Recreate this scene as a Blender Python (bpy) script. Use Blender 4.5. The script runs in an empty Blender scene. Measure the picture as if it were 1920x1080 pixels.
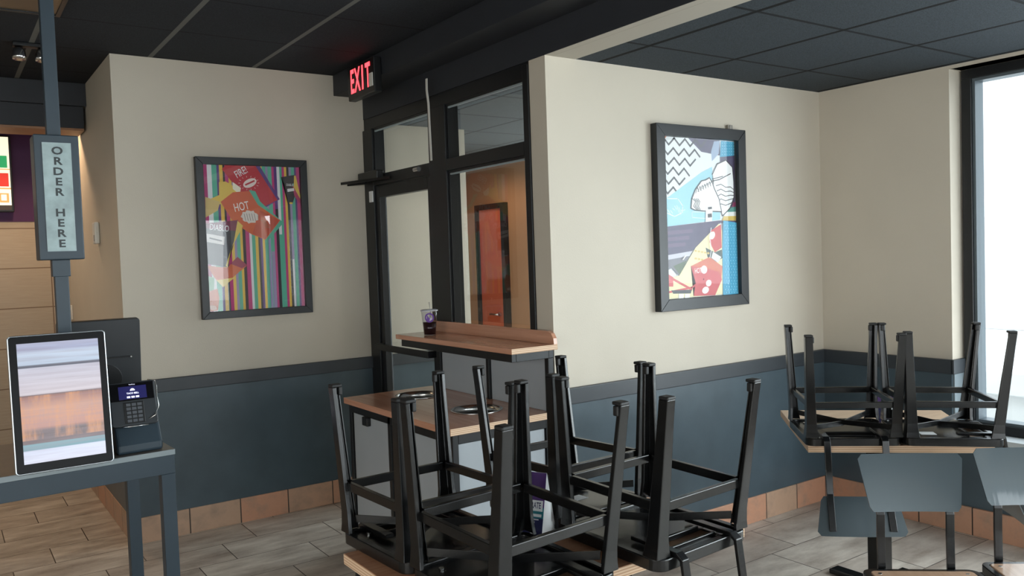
import bpy, bmesh, math, random
from mathutils import Vector, Matrix, Euler
random.seed(4)
C = bpy.context.scene.collection
PI = math.pi

# ------------------------------------------------------------------ camera
f_px = 1555.2
yaw, pitch, roll = 0.607366, -0.0401481, -0.0342788
cd = bpy.data.cameras.new('camera'); cam = bpy.data.objects.new('camera', cd); C.objects.link(cam)
F = Vector((math.sin(yaw)*math.cos(pitch), math.cos(yaw)*math.cos(pitch), math.sin(pitch)))
R = Vector((math.cos(yaw), -math.sin(yaw), 0)); U = R.cross(F)
R2 = R*math.cos(roll)+U*math.sin(roll); U2 = R2.cross(F)
m = Matrix((R2, U2, -F)).transposed().to_4x4(); m.translation = Vector((0, 0, 1.56))
cam.matrix_world = m
cd.sensor_width = 36; cd.lens = 36*f_px/1920; cd.clip_start = .05; cd.clip_end = 200
bpy.context.scene.camera = cam
vs = bpy.context.scene.view_settings
vs.view_transform = 'Standard'; vs.look = 'None'; vs.gamma = 1; vs.use_curve_mapping = False
vs.exposure = 0.35

# ------------------------------------------------------------------ world and daylight
w = bpy.data.worlds.new('world'); bpy.context.scene.world = w; w.use_nodes = True
bg = w.node_tree.nodes['Background']; bg.inputs[0].default_value = (.86, .93, 1, 1); bg.inputs[1].default_value = 3.4
def area(name, loc, rot, sx, sy, power, col):
    l = bpy.data.lights.new(name, 'AREA'); l.shape = 'RECTANGLE'; l.size = sx; l.size_y = sy
    l.energy = power; l.color = col
    o = bpy.data.objects.new(name, l); o.location = loc; o.rotation_euler = rot; C.objects.link(o); return o
# daylight arriving through the front, right and left window openings
area('daylight_front', (1.6, -4.25, 1.45), (PI/2-.15, 0, 0), 4.8, 1.7, 95, (.95, .97, 1))
area('daylight_right', (4.85, -1.2, 1.5), (0, PI/2-.4, 0), 1.8, 4.6, 250, (.9, .96, 1))
area('daylight_left', (-2.85, -.9, 1.45), (0, -PI/2+.25, 0), 1.7, 4.6, 75, (1, .88, .76))
area('vestibule_fill', (4.95, 4.7, 1.2), (0, PI/2, 0), 2.1, 2.0, 75, (.9, .96, 1))  # added fill behind an unseen opening, brightens the vestibule
def spot(name, loc, power, col, size=2.0, rot=(0, 0, 0), r=.06, blend=.6):
    l = bpy.data.lights.new(name, 'SPOT'); l.energy = power; l.color = col; l.spot_size = size; l.spot_blend = blend
    l.shadow_soft_size = r
    o = bpy.data.objects.new(name, l); o.location = loc; o.rotation_euler = rot; C.objects.link(o); return o
spot('counter_downlight', (.62, 5.55+.95, 2.70), 32, (1, .66, .40), 2.3)
spot('counter_downlight', (-.35, 6.75, 2.70), 20, (1, .78, .58), 2.5)
spot('queue_downlight', (-.3, 4.9, 2.70), 16, (1, .72, .45), 2.4)
spot('vestibule_downlight', (3.95, 6.3, 2.42), 14, (1, .68, .42), 2.9, r=.2)
spot('vestibule_entry_light', (3.1, 4.2, 2.42), 10, (1, .93, .85), 2.9)

# ------------------------------------------------------------------ materials
def S(r, g, b):
    f = lambda c: (c/255/12.92) if c/255 <= .04045 else ((c/255+.055)/1.055)**2.4
    return (f(r), f(g), f(b), 1)
def mat(name, col, rough=.5, metal=0, noise=0, nscale=20, bump=0, bscale=200, spec=.5, emit=None, es=1, coat=0):
    M = bpy.data.materials.new(name); M.use_nodes = True; N = M.node_tree.nodes; L = M.node_tree.links
    b = N['Principled BSDF']; b.inputs['Base Color'].default_value = col; b.inputs['Roughness'].default_value = rough
    b.inputs['Metallic'].default_value = metal; b.inputs['Specular IOR Level'].default_value = spec
    b.inputs['Coat Weight'].default_value = coat; b.inputs['Coat Roughness'].default_value = .05
    tc = N.new('ShaderNodeTexCoord')
    if noise:
        n = N.new('ShaderNodeTexNoise'); n.inputs['Scale'].default_value = nscale; n.inputs['Detail'].default_value = 6
        L.new(tc.outputs['Object'], n.inputs['Vector'])
        mr = N.new('ShaderNodeMapRange'); mr.inputs[1].default_value = .3; mr.inputs[2].default_value = .7
        mr.inputs[3].default_value = 1-noise; mr.inputs[4].default_value = 1+noise
        L.new(n.outputs['Fac'], mr.inputs[0])
        mx = N.new('ShaderNodeVectorMath'); mx.operation = 'SCALE'; mx.inputs[0].default_value = col[:3]
        L.new(mr.outputs[0], mx.inputs['Scale']); L.new(mx.outputs[0], b.inputs['Base Color'])
    if bump:
        n2 = N.new('ShaderNodeTexNoise'); n2.inputs['Scale'].default_value = bscale; n2.inputs['Detail'].default_value = 3
        L.new(tc.outputs['Object'], n2.inputs['Vector'])
        bp = N.new('ShaderNodeBump'); bp.inputs['Strength'].default_value = bump; bp.inputs['Distance'].default_value = .004
        L.new(n2.outputs['Fac'], bp.inputs['Height']); L.new(bp.outputs[0], b.inputs['Normal'])
    if emit:
        b.inputs['Emission Color'].default_value = emit; b.inputs['Emission Strength'].default_value = es
    return M
class NG:   # tiny node-math helper
    def __init__(s, M): s.N = M.node_tree.nodes; s.L = M.node_tree.links
    def m(s, op, a, b=0, c=0):
        n = s.N.new('ShaderNodeMath'); n.operation = op
        for i, v in enumerate((a, b, c)):
            if isinstance(v, (int, float)): n.inputs[i].default_value = v
            else: s.L.new(v, n.inputs[i])
        return n.outputs[0]
    def mix(s, fac, a, b):
        n = s.N.new('ShaderNodeMix'); n.data_type = 'RGBA'
        for i, v in ((0, fac), (6, a), (7, b)):
            if isinstance(v, (int, float)): n.inputs[i].default_value = v
            elif isinstance(v, tuple): n.inputs[i].default_value = v
            else: s.L.new(v, n.inputs[i])
        return n.outputs[2]
    def pos(s):
        t = s.N.new('ShaderNodeTexCoord'); x = s.N.new('ShaderNodeSeparateXYZ'); s.L.new(t.outputs['Object'], x.inputs[0])
        return t.outputs['Object'], x.outputs[0], x.outputs[1], x.outputs[2]
    def noise(s, vec, scale, detail=5, rough=.6):
        n = s.N.new('ShaderNodeTexNoise'); n.inputs['Scale'].default_value = scale; n.inputs['Detail'].default_value = detail
        n.inputs['Roughness'].default_value = rough; s.L.new(vec, n.inputs['Vector']); return n.outputs['Fac']
    def vec(s, x, y, z):
        n = s.N.new('ShaderNodeCombineXYZ')
        for i, v in enumerate((x, y, z)):
            if isinstance(v, (int, float)): n.inputs[i].default_value = v
            else: s.L.new(v, n.inputs[i])
        return n.outputs[0]
    def white(s, vec):
        n = s.N.new('ShaderNodeTexWhiteNoise'); s.L.new(vec, n.inputs['Vector']); return n.outputs['Value']
    def remap(s, v, a, b, c, d):
        n = s.N.new('ShaderNodeMapRange'); s.L.new(v, n.inputs[0])
        for i, q in enumerate((a, b, c, d)): n.inputs[i+1].default_value = q
        return n.outputs[0]
    def bump(s, h, strength, dist, b):
        n = s.N.new('ShaderNodeBump'); n.inputs['Strength'].default_value = strength; n.inputs['Distance'].default_value = dist
        s.L.new(h, n.inputs['Height']); s.L.new(n.outputs[0], b.inputs['Normal'])
def floor_mat():
    M = mat('floor_tile', (.2, .16, .13, 1), .42); g = NG(M); b = g.N['Principled BSDF']
    P, x, y, z = g.pos()
    ry = g.m('DIVIDE', g.m('SUBTRACT', 5.0, y), .29); row = g.m('FLOOR', ry); fy = g.m('SUBTRACT', ry, row)
    tx = g.m('DIVIDE', g.m('ADD', g.m('SUBTRACT', x, 1.437), g.m('MULTIPLY', row, .196)), .59)
    col = g.m('FLOOR', tx); fx = g.m('SUBTRACT', tx, col)
    gx = g.m('LESS_THAN', g.m('MINIMUM', fx, g.m('SUBTRACT', 1, fx)), .0045)
    gy = g.m('LESS_THAN', g.m('MINIMUM', fy, g.m('SUBTRACT', 1, fy)), .007)
    gr = g.m('MAXIMUM', gx, gy)
    rnd = g.white(g.vec(col, row, 3))
    v2 = g.vec(g.m('ADD', g.m('MULTIPLY', x, 1.1), g.m('MULTIPLY', rnd, 17)), g.m('MULTIPLY', y, 3.2), 0)
    n1 = g.noise(v2, 2.6, 8, .62); n2 = g.noise(P, 38, 6, .7)
    c1 = g.mix(g.remap(n1, .32, .68, 0, 1), S(146, 136, 126), S(218, 211, 200))
    c2 = g.mix(g.m('MULTIPLY', g.remap(n2, .4, .8, 0, 1), .35), c1, S(208, 198, 186))
    c3 = g.mix(g.m('MULTIPLY', rnd, .25), c2, S(118, 92, 76))
    out = g.mix(gr, c3, S(62, 54, 48))
    g.L.new(out, b.inputs['Base Color'])
    g.L.new(g.remap(n1, .3, .7, .34, .5), b.inputs['Roughness'])
    h = g.m('SUBTRACT', g.m('MULTIPLY', n1, .25), gr); g.bump(h, .35, .003, b)
    return M
def base_tile(name, axis, off, step):
    M = mat(name, (.4, .25, .18, 1), .45); g = NG(M); b = g.N['Principled BSDF']
    P, x, y, z = g.pos(); a = x if axis == 'x' else y
    t = g.m('DIVIDE', g.m('SUBTRACT', a, off), step); col = g.m('FLOOR', t); fx = g.m('SUBTRACT', t, col)
    gr = g.m('LESS_THAN', g.m('MINIMUM', fx, g.m('SUBTRACT', 1, fx)), .012)
    rnd = g.white(g.vec(col, off, 1)); n = g.noise(P, 9, 7, .6); n2 = g.noise(P, 60, 5, .7)
    base = g.mix(g.remap(rnd, .15, .85, 0, 1), S(178, 146, 122), S(190, 138, 110))
    c = g.mix(g.remap(n, .46, .72, 0, .75), base, S(136, 118, 104)); c = g.mix(g.m('MULTIPLY', n2, .25), c, S(206, 174, 150))
    gz = g.m('GREATER_THAN', z, .1425); gr = g.m('MAXIMUM', gr, g.m('MULTIPLY', gz, 0))
    g.L.new(g.mix(gr, c, S(58, 48, 42)), b.inputs['Base Color'])
    g.bump(g.m('SUBTRACT', g.m('MULTIPLY', n, .2), gr), .4, .003, b)
    return M
def ceil_mat(name, ox, sx, oy, sy, base, xline, yline, wx, wy):
    M = mat(name, base, .85, spec=.2); g = NG(M); b = g.N['Principled BSDF']
    P, x, y, z = g.pos()
    def fr(a, o, s):
        t = g.m('DIVIDE', g.m('SUBTRACT', a, o), s); q = g.m('FRACT', t); return g.m('MULTIPLY', g.m('MINIMUM', q, g.m('SUBTRACT', 1, q)), s)
    dx = g.m('LESS_THAN', fr(x, ox, sx), wx); dy = g.m('LESS_THAN', fr(y, oy, sy), wy)
    n = g.noise(P, 220, 3, .8)
    c = g.mix(g.remap(n, .35, .65, 0, 1), tuple(v*.62 for v in base[:3])+(1,), tuple(v*1.5 for v in base[:3])+(1,))
    c = g.mix(dy, c, yline); c = g.mix(dx, c, xline); g.L.new(c, b.inputs['Base Color'])
    h = g.m('ADD', g.m('MULTIPLY', n, .3), g.m('MULTIPLY', g.m('MAXIMUM', dx, dy), -1.0)); g.bump(h, .5, .006, b)
    return M
def wood_mat(name, a, c, axis='x', rough=.3, sc=1.0):
    M = mat(name, a, rough, coat=.15); g = NG(M); b = g.N['Principled BSDF']; P, x, y, z = g.pos()
    v = g.vec(g.m('MULTIPLY', x, 1.2 if axis == 'x' else 26), g.m('MULTIPLY', y, 26 if axis == 'x' else 1.2), g.m('MULTIPLY', z, 30))
    n = g.noise(v, 1.6*sc, 7, .6); n2 = g.noise(v, 9*sc, 3, .6)
    f = g.m('ADD', g.m('MULTIPLY', g.remap(n, .3, .7, 0, 1), .7), g.m('MULTIPLY', n2, .3))
    g.L.new(g.mix(f, a, c), b.inputs['Base Color']); return M
def ply_edge(name):
    M = mat(name, S(205, 175, 145), .5); g = NG(M); b = g.N['Principled BSDF']; P, x, y, z = g.pos()
    q = g.m('FRACT', g.m('MULTIPLY', z, 125)); k = g.m('GREATER_THAN', q, .6)
    n = g.noise(P, 30, 4, .6)
    c = g.mix(k, S(216, 190, 160), S(176, 138, 108)); c = g.mix(g.m('MULTIPLY', n, .3), c, S(190, 150, 120))
    g.L.new(c, b.inputs['Base Color']); return M
def glass_mat(name, tint=(1, 1, 1, 1), ior=1.5, rough=0.0, dbl=2):
    M = bpy.data.materials.new(name); M.use_nodes = True; N = M.node_tree.nodes; L = M.node_tree.links
    N.remove(N['Principled BSDF']); o = N['Material Output']
    t = N.new('ShaderNodeBsdfTransparent'); t.inputs[0].default_value = tint
    gl = N.new('ShaderNodeBsdfGlossy'); gl.inputs['Roughness'].default_value = rough
    r0 = ((ior-1)/(ior+1))**2*dbl
    lw = N.new('ShaderNodeLayerWeight'); lw.inputs['Blend'].default_value = .5
    pw_ = N.new('ShaderNodeMath'); pw_.operation = 'POWER'; L.new(lw.outputs['Facing'], pw_.inputs[0]); pw_.inputs[1].default_value = 5
    fr = N.new('ShaderNodeMath'); fr.operation = 'MULTIPLY_ADD'; L.new(pw_.outputs[0], fr.inputs[0]); fr.inputs[1].default_value = 1-r0; fr.inputs[2].default_value = r0
    mx = N.new('ShaderNodeMixShader'); L.new(fr.outputs[0], mx.inputs[0]); L.new(t.outputs[0], mx.inputs[1]); L.new(gl.outputs[0], mx.inputs[2])
    L.new(mx.outputs[0], o.inputs[0]); return M

WALL = mat('beige_paint', S(194, 186, 171), .62, noise=.025, nscale=3, bump=.12, bscale=160)
SIDEW = mat('beige_paint_side', S(197, 178, 150), .6, noise=.02, nscale=4, bump=.12, bscale=160)
DARK = mat('charcoal_wainscot', S(66, 80, 88), .38, noise=.12, nscale=6, bump=.05, bscale=120)
CAP = mat('charcoal_trim', S(50, 55, 60), .42, noise=.06, nscale=8)
BLACKP = mat('black_soffit_paint', S(38, 41, 47), .6, noise=.08, nscale=8, bump=.06, bscale=140)
FRAME = mat('black_aluminium', S(24, 26, 29), .38, metal=.2)
FRAME_IN = mat('grey_gasket', S(90, 100, 106), .4, metal=.3)
CHB = mat('chair_black_paint', S(12, 13, 14), .25, metal=.0, noise=.2, nscale=25, bump=.04, bscale=90, spec=.45)
CHP = mat('backrest_paint', S(46, 60, 66), .3, metal=.35, noise=.06, nscale=4, spec=.8, coat=.6)
GLIDE = mat('rubber_glide', S(18, 18, 19), .55)
SCREW = mat('steel_screw', S(190, 192, 190), .25, metal=1)
STEEL = mat('brushed_steel', S(200, 200, 198), .22, metal=1)
WOODT = wood_mat('table_laminate', S(176, 122, 92), S(208, 160, 126), 'x', .26)
WOODR = wood_mat('corner_table_laminate', S(196, 166, 138), S(222, 196, 168), 'x', .3)
WOODC = wood_mat('counter_laminate', S(176, 124, 98), S(208, 156, 128), 'y', .2)
WOODS = wood_mat('seat_wood', S(158, 126, 102), S(184, 152, 126), 'y', .22)
PLY = ply_edge('plywood_edge')
GREYP = mat('grey_cabinet_panel', S(158, 165, 171), .42, noise=.03, nscale=5)
KIOSK = mat('kiosk_slate_paint', S(42, 56, 66), .45, noise=.05, nscale=10)
KEDGE = mat('kiosk_table_edge', S(128, 138, 142), .4)
KTOP = mat('kiosk_table_top', S(104, 98, 92), .35, noise=.1, nscale=12)
PLASTIC = mat('black_plastic', S(18, 19, 21), .35)
SILVER = mat('silver_bezel', S(170, 176, 180), .3, metal=.8)
WHITE = mat('white_paper', S(226, 228, 228), .6)
WHITEP = mat('white_plastic', S(214, 214, 208), .4)
CHROME = mat('chrome', S(220, 222, 225), .12, metal=1)
GLASS = glass_mat('window_glass', (.93, .96, .95, 1))
PGLASS = glass_mat('picture_glass', (1, 1, 1, 1), 1.5, 0, 1.7)
PURPLE = mat('purple_paint', S(74, 30, 84), .6)
SIGNM = mat('brushed_zinc', S(148, 166, 168), .45, noise=.22, nscale=18)
LETTER = mat('sign_letters', S(44, 52, 54), .5)
PEACH = mat('soffit_warm_light', S(150, 108, 76), .5, noise=.1, nscale=10)  # warm lamp light on the soffit underside, put into a strip's colour
TANW = mat('tan_corridor_paint', S(172, 132, 102), .6, noise=.03, nscale=4)
CONC = mat('pale_concrete', S(206, 208, 208), .8, noise=.06, nscale=3)
ROAD = mat('light_asphalt', S(196, 198, 198), .9, noise=.05, nscale=2)
def flat(name, r, g, b, rough=.55): return mat(name, S(r, g, b), rough)

# ------------------------------------------------------------------ mesh helpers
class MB:
    def __init__(s): s.bm = bmesh.new(); s.mats = []
    def mi(s, m):
        if m is None: return 0
        if m not in s.mats: s.mats.append(m)
        return s.mats.index(m)
    def poly(s, pts, m=None):
        vs = [s.bm.verts.new(p) for p in pts]
        try: fa = s.bm.faces.new(vs); fa.material_index = s.mi(m); return fa
        except ValueError: return None
    def hull(s, bot, top, m=None, msides=None):
        a = [s.bm.verts.new(p) for p in bot]; b = [s.bm.verts.new(p) for p in top]; n = len(a); k = s.mi(m); fs = []
        fs.append(s.bm.faces.new(a[::-1])); fs.append(s.bm.faces.new(b))
        for q in fs: q.material_index = k
        for i in range(n):
            q = s.bm.faces.new((a[i], a[(i+1) % n], b[(i+1) % n], b[i])); q.material_index = s.mi(msides) if msides else k; fs.append(q)
        return fs
    def box(s, x0, x1, y0, y1, z0, z1, m=None, M=None, ms=None):
        b = [Vector(p) for p in ((x0, y0, z0), (x1, y0, z0), (x1, y1, z0), (x0, y1, z0))]; t = [p+Vector((0, 0, z1-z0)) for p in b]
        if M: b = [M@p for p in b]; t = [M@p for p in t]
        return s.hull(b, t, m, ms)
    def cyl(s, c, r, h, axis='z', n=20, m=None, r2=None):
        r2 = r if r2 is None else r2; c = Vector(c)
        ax = {'x': (Vector((0, 1, 0)), Vector((0, 0, 1)), Vector((1, 0, 0))), 'y': (Vector((0, 0, 1)), Vector((1, 0, 0)), Vector((0, 1, 0))), 'z': (Vector((1, 0, 0)), Vector((0, 1, 0)), Vector((0, 0, 1)))}[axis]
        A = [c+ax[0]*r*math.cos(2*PI*i/n)+ax[1]*r*math.sin(2*PI*i/n) for i in range(n)]
        B = [c+ax[2]*h+ax[0]*r2*math.cos(2*PI*i/n)+ax[1]*r2*math.sin(2*PI*i/n) for i in range(n)]
        return s.hull(A, B, m)
    def lathe(s, prof, c=(0, 0, 0), n=32, m=None):
        c = Vector(c); rings = []
        for r, z in prof: rings.append([s.bm.verts.new(c+Vector((r*math.cos(2*PI*i/n), r*math.sin(2*PI*i/n), z))) for i in range(n)])
        k = s.mi(m)
        for a, b in zip(rings, rings[1:]):
            for i in range(n):
                q = s.bm.faces.new((a[i], a[(i+1) % n], b[(i+1) % n], b[i])); q.material_index = k; q.smooth = True
    def bar(s, pts, wv, t, m=None):
        """flat bar through pts: wv = half-width vector, t = half thickness (perp. to path and wv)"""
        pts = [Vector(p) for p in pts]; wv = Vector(wv); rings = []
        for i, p in enumerate(pts):
            d = ((pts[i+1]-p).normalized() if i < len(pts)-1 else Vector((0, 0, 0)))+((p-pts[i-1]).normalized() if i else Vector((0, 0, 0)))
            d.normalize(); nrm = d.cross(wv).normalized(); cosk = 1
            if 0 < i < len(pts)-1:
                cosk = max(.4, math.cos(d.angle((pts[i+1]-p))))
            nn = nrm*(t/cosk)
            rings.append([s.bm.verts.new(p+a) for a in (-wv-nn, wv-nn, wv+nn, -wv+nn)])
        k = s.mi(m)
        fs = [s.bm.faces.new(rings[0][::-1]), s.bm.faces.new(rings[-1])]
        for a, b in zip(rings, rings[1:]):
            for i in range(4): fs.append(s.bm.faces.new((a[i], a[(i+1) % 4], b[(i+1) % 4], b[i])))
        for q in fs: q.material_index = k
    def tube(s, pts, r, n=8, m=None):
        pts = [Vector(p) for p in pts]; rings = []; up = Vector((0.13, .21, 1)).normalized()
        for i, p in enumerate(pts):
            d = (pts[min(i+1, len(pts)-1)]-pts[max(i-1, 0)]).normalized()
            a = d.cross(up)
            if a.length < .2: a = d.cross(Vector((1, 0, 0)))
            a.normalize(); b = d.cross(a)
            rings.append([s.bm.verts.new(p+a*r*math.cos(2*PI*j/n)+b*r*math.sin(2*PI*j/n)) for j in range(n)])
        k = s.mi(m); s.bm.faces.new(rings[0]).material_index = k; s.bm.faces.new(rings[-1][::-1]).material_index = k
        for a, b in zip(rings, rings[1:]):
            for i in range(n):
                q = s.bm.faces.new((a[i], a[(i+1) % n], b[(i+1) % n], b[i])); q.material_index = k; q.smooth = True
    def text(s, body, size, M, m, extrude=0.0, align='CENTER', shear=0, bold=0):
        cu = bpy.data.curves.new('t', 'FONT'); cu.body = body; cu.size = size; cu.align_x = align; cu.align_y = 'CENTER'
        cu.extrude = extrude; cu.shear = shear; cu.offset = bold; cu.resolution_u = 3
        o = bpy.data.objects.new('t', cu); C.objects.link(o)
        dg = bpy.context.evaluated_depsgraph_get(); me = o.evaluated_get(dg).to_mesh(); k = s.mi(m)
        vv = [s.bm.verts.new(M@v.co) for v in me.vertices]
        for p in me.polygons:
            try: s.bm.faces.new([vv[i] for i in p.vertices]).material_index = k
            except ValueError: pass
        o.evaluated_get(dg).to_mesh_clear(); bpy.data.objects.remove(o); bpy.data.curves.remove(cu)
    def build(s, name, m=None, parent=None, bevel=0, smooth=False, fix=True, seg=2):
        if fix: bmesh.ops.recalc_face_normals(s.bm, faces=s.bm.faces)
        me = bpy.data.meshes.new(name); s.bm.to_mesh(me); s.bm.free()
        ms = s.mats if s.mats else [m]
        for q in ms: me.materials.append(q)
        if smooth:
            for p in me.polygons: p.use_smooth = True
        o = bpy.data.objects.new(name, me); C.objects.link(o)
        if parent: o.parent = parent
        if bevel:
            b = o.modifiers.new('bevel', 'BEVEL'); b.width = bevel; b.segments = seg; b.limit_method = 'ANGLE'; b.angle_limit = .7; b.harden_normals = False
        return o
def empty(name, loc=(0, 0, 0), rot=(0, 0, 0)):
    o = bpy.data.objects.new(name, None); o.location = loc; o.rotation_euler = rot; C.objects.link(o); o.empty_display_size = .1; return o
def tag(o, label, cat, group=None):
    o['label'] = label; o['category'] = cat
    if group: o['group'] = group
    return o
def struct(o, label=None):
    o['kind'] = 'structure'
    if label: o['label'] = label
    return o
def sbox(name, m, *boxes, label=None, bevel=0, parent=None):
    b = MB()
    for q in boxes: b.box(*q)
    o = b.build(name, m, parent, bevel)
    if parent is None: struct(o, label)
    return o
def pbox(name, m, parent, *boxes, bevel=.0015):
    b = MB()
    for q in boxes: b.box(*q)
    return b.build(name, m, parent, bevel)

# ------------------------------------------------------------------ room shell
XL, XS, XD, XC = -2.6, .853, 2.357, 4.43
YF, YA, YB, YK = -4.0, 5.036, 3.064, 7.38
ZH, ZL, ZV = 2.744, 2.474, 2.457
sbox('floor', floor_mat(), (XL-.2, XC+.25, YF-.2, YK+1.2, -.1, 0), label='brown slate-look rectangular floor tiles in staggered rows')
# picture wall block (its left side lines the passage to the counter, its right part continues behind the storefront glass)
sbox('wall_back', WALL, (XS, 3.133, YA, YK+1.0, 0, ZH+.05), label='beige wall with the sauce packet picture and charcoal wainscot')
sbox('wall_pier', WALL, (XD, XC, YB, 3.19, 0, ZL-.0005), label='beige wall with the tall food pattern picture')
sbox('wall_right', WALL, (XC, 4.75, 2.282, 3.7, 0, ZL+.3), (XC, 4.75, 5.75, 8.4, 0, ZL+.3), (XC, 4.75, 3.7, 5.75, 2.3, ZL+.3), (XC, 4.75, YF-.2, 2.282, 2.455, ZL+.3), (XC, 4.75, YF-.2, -3.5, 0, 2.455), label='beige end wall beside the tall window')
sbox('wall_right_lower', DARK, (XC, 4.75, -3.5, 2.282, 0, .50), label='charcoal wall below the tall window')
sbox('wall_kitchen', WALL, (XL-.2, XS, YK, YK+.2, 0, ZH+.05), label='wall behind the counter passage')
sbox('wall_left', WALL, (XL-.2, XL, YF-.2, -3.3, 0, ZH+.05), (XL-.2, XL, 1.5, YK, 0, ZH+.05), (XL-.2, XL, -3.3, 1.5, 0, .55), (XL-.2, XL, -3.3, 1.5, 2.36, ZH+.05))
# front wall with openings
sbox('wall_front', WALL, (XL, XC, YF-.2, YF, 0, .55), (XL, XC, YF-.2, YF, 2.36, ZH+.05), (XL, -2.0, YF-.2, YF, .55, 2.36), (4.1, XC, YF-.2, YF, .55, 2.36), (.25, .55, YF-.2, YF, .55, 2.36), (2.45, 2.75, YF-.2, YF, .55, 2.36))
sbox('wall_corridor', TANW, (3.133, XC, 8.2, 8.4, 0, ZL+.3))
sbox('wall_corridor_side', TANW, (XC-.012, XC, 5.76, 8.2, 0, ZV), label='tan corridor wall seen through the storefront glass')
# ceilings
CEL = ceil_mat('dark_ceiling_tile', 1.061, .586, 4.417, .59, S(40, 43, 48), S(104, 104, 100), S(20, 21, 24), .013, .006)
CER = ceil_mat('charcoal_ceiling_tile', 3.254, .573, 2.712, .59, S(56, 63, 69), S(6, 7, 8), S(26, 29, 32), .013, .009)
CEV = ceil_mat('vestibule_ceiling_tile', 3.254, .573, 3.9, .59, S(70, 74, 76), S(30, 32, 34), S(34, 36, 38), .009, .009)
sbox('ceiling', CEL, (XL, 2.357, YF, 5.92, ZH, ZH+.08), label='dark suspended ceiling tiles above the ordering area')
sbox('ceiling_right', CER, (2.54, 4.75, YF, YB, ZL, ZL+.08), label='charcoal suspended ceiling tiles above the dining corner')
sbox('ceiling_vestibule', CEV, (2.405, XC, 3.19, 8.3, ZV, ZV+.08), label='grey ceiling tiles beyond the storefront glass')
sbox('ceiling_kitchen', CEL, (XL, XS, 5.92, YK, ZH, ZH+.08))
# beam along the storefront, running towards the camera
sbox('beam', BLACKP, (2.158, 2.357, YF, YA, 2.615, ZH), (2.357, 2.40, YF, YA, 2.474, ZH), label='black stepped beam running over the storefront', bevel=.002)
sbox('beam_soffit', mat('grey_beige_paint', S(176, 170, 158), .6), (2.40, 2.54, YF, YB, ZL-.001, ZH), (2.3575, 2.40, YF, YB, 2.4735, 2.4745), label='pale strip between the black beam and the dining ceiling')
# kitchen soffits
sbox('soffit', BLACKP, (XL, .853, 5.92, 6.3, 2.60, ZH), (XL, .838, 5.95, 6.27, 2.462, 2.60), label='black stepped soffit above the counter passage', bevel=.002)
sbox('trim_1', PEACH, (XL, .836, 5.952, 6.25, 2.447, 2.461), label='strip tinted as warm light on the underside of the black soffit')
# back wall of the passage: purple band and large panels
PANEL = mat('stone_panel', S(186, 166, 140), .5, noise=.06, nscale=7)
g = NG(PANEL); b_ = g.N['Principled BSDF']; P_, x_, y_, z_ = g.pos()
fx_ = g.m('FRACT', g.m('DIVIDE', g.m('SUBTRACT', x_, .745), .9)); fz_ = g.m('FRACT', g.m('DIVIDE', g.m('SUBTRACT', z_, 1.885), .305))
ln = g.m('MAXIMUM', g.m('LESS_THAN', fx_, .009), g.m('LESS_THAN', fz_, .025))
nn_ = g.noise(g.vec(g.m('MULTIPLY', x_, 2), 0, g.m('MULTIPLY', z_, 40)), 3, 4, .6)
g.L.new(g.mix(ln, g.mix(nn_, S(158, 144, 124), S(184, 172, 154)), S(112, 92, 72)), b_.inputs['Base Color'])
sbox('wall_kitchen_panels', PANEL, (XL, XS, YK-.02, YK, 0, 1.94), label='pale stone-look panels on the far wall of the passage')
sbox('wall_kitchen_band', PURPLE, (XL, XS, YK-.025, YK, 1.94, 2.75), label='purple band on the wall behind the menu board')
# wainscot, caps, skirting
sbox('wall_back_wainscot', DARK, (XS-.008, 3.133, YA-.010, YA, .147, .844), (XS-.010, XS, YA, YK-.03, .147, .844), label='charcoal wainscot below the sauce packet picture')
sbox('trim_2', CAP, (XS-.012, 3.133, YA-.024, YA, .844, .921), label='charcoal cap rail below the sauce packet picture', bevel=.004)
sbox('trim_3', CAP, (XS-.020, XS, YA, YK-.03, .844, .921), bevel=.004)
sbox('wall_pier_wainscot', DARK, (XD-.0, XC-.012, YB-.010, YB, .147, .844), label='charcoal wainscot below the tall food pattern picture')
sbox('trim_4', CAP, (XD-.01, XC-.024, YB-.024, YB, .844, .921), label='charcoal cap rail below the tall food pattern picture', bevel=.004)
sbox('wall_right_wainscot', DARK, (XC-.010, XC, 2.282, YB, .147, .844), label='charcoal wainscot beside the tall window')
sbox('trim_5', CAP, (XC-.024, XC, 2.27, YB, .844, .921), (XC-.024, XC+.1, 2.262, 2.282, .844, .921), label='charcoal cap rail ending at the tall window', bevel=.004)
sbox('trim_6', mat('grey_reveal', S(120, 132, 138), .45), (XC, XC+.1, 2.272, 2.282, .52, .844), label='grey panel on the window reveal')
sbox('baseboard_back', base_tile('terracotta_back', 'x', 1.149, .294), (XS-.014, XD, YA-.018, YA-.001, 0, .147), label='terracotta skirting tiles below the sauce packet picture', bevel=.003)
sbox('baseboard_passage', base_tile('terracotta_passage', 'y', 5.036, .294), (XS-.014, XS-.001, YA-.001, YK-.03, 0, .147), label='terracotta skirting tiles along the passage', bevel=.003)
sbox('baseboard_pier', base_tile('terracotta_pier', 'x', 3.838, .28), (XD, XC-.018, YB-.018, YB-.001, 0, .147), label='terracotta skirting tiles below the tall food pattern picture', bevel=.003)
sbox('baseboard_right', base_tile('terracotta_right', 'y', 2.47, .29), (XC-.018, XC-.001, -3.5, YB, 0, .147), label='terracotta skirting tiles under the tall window', bevel=.003)

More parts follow.
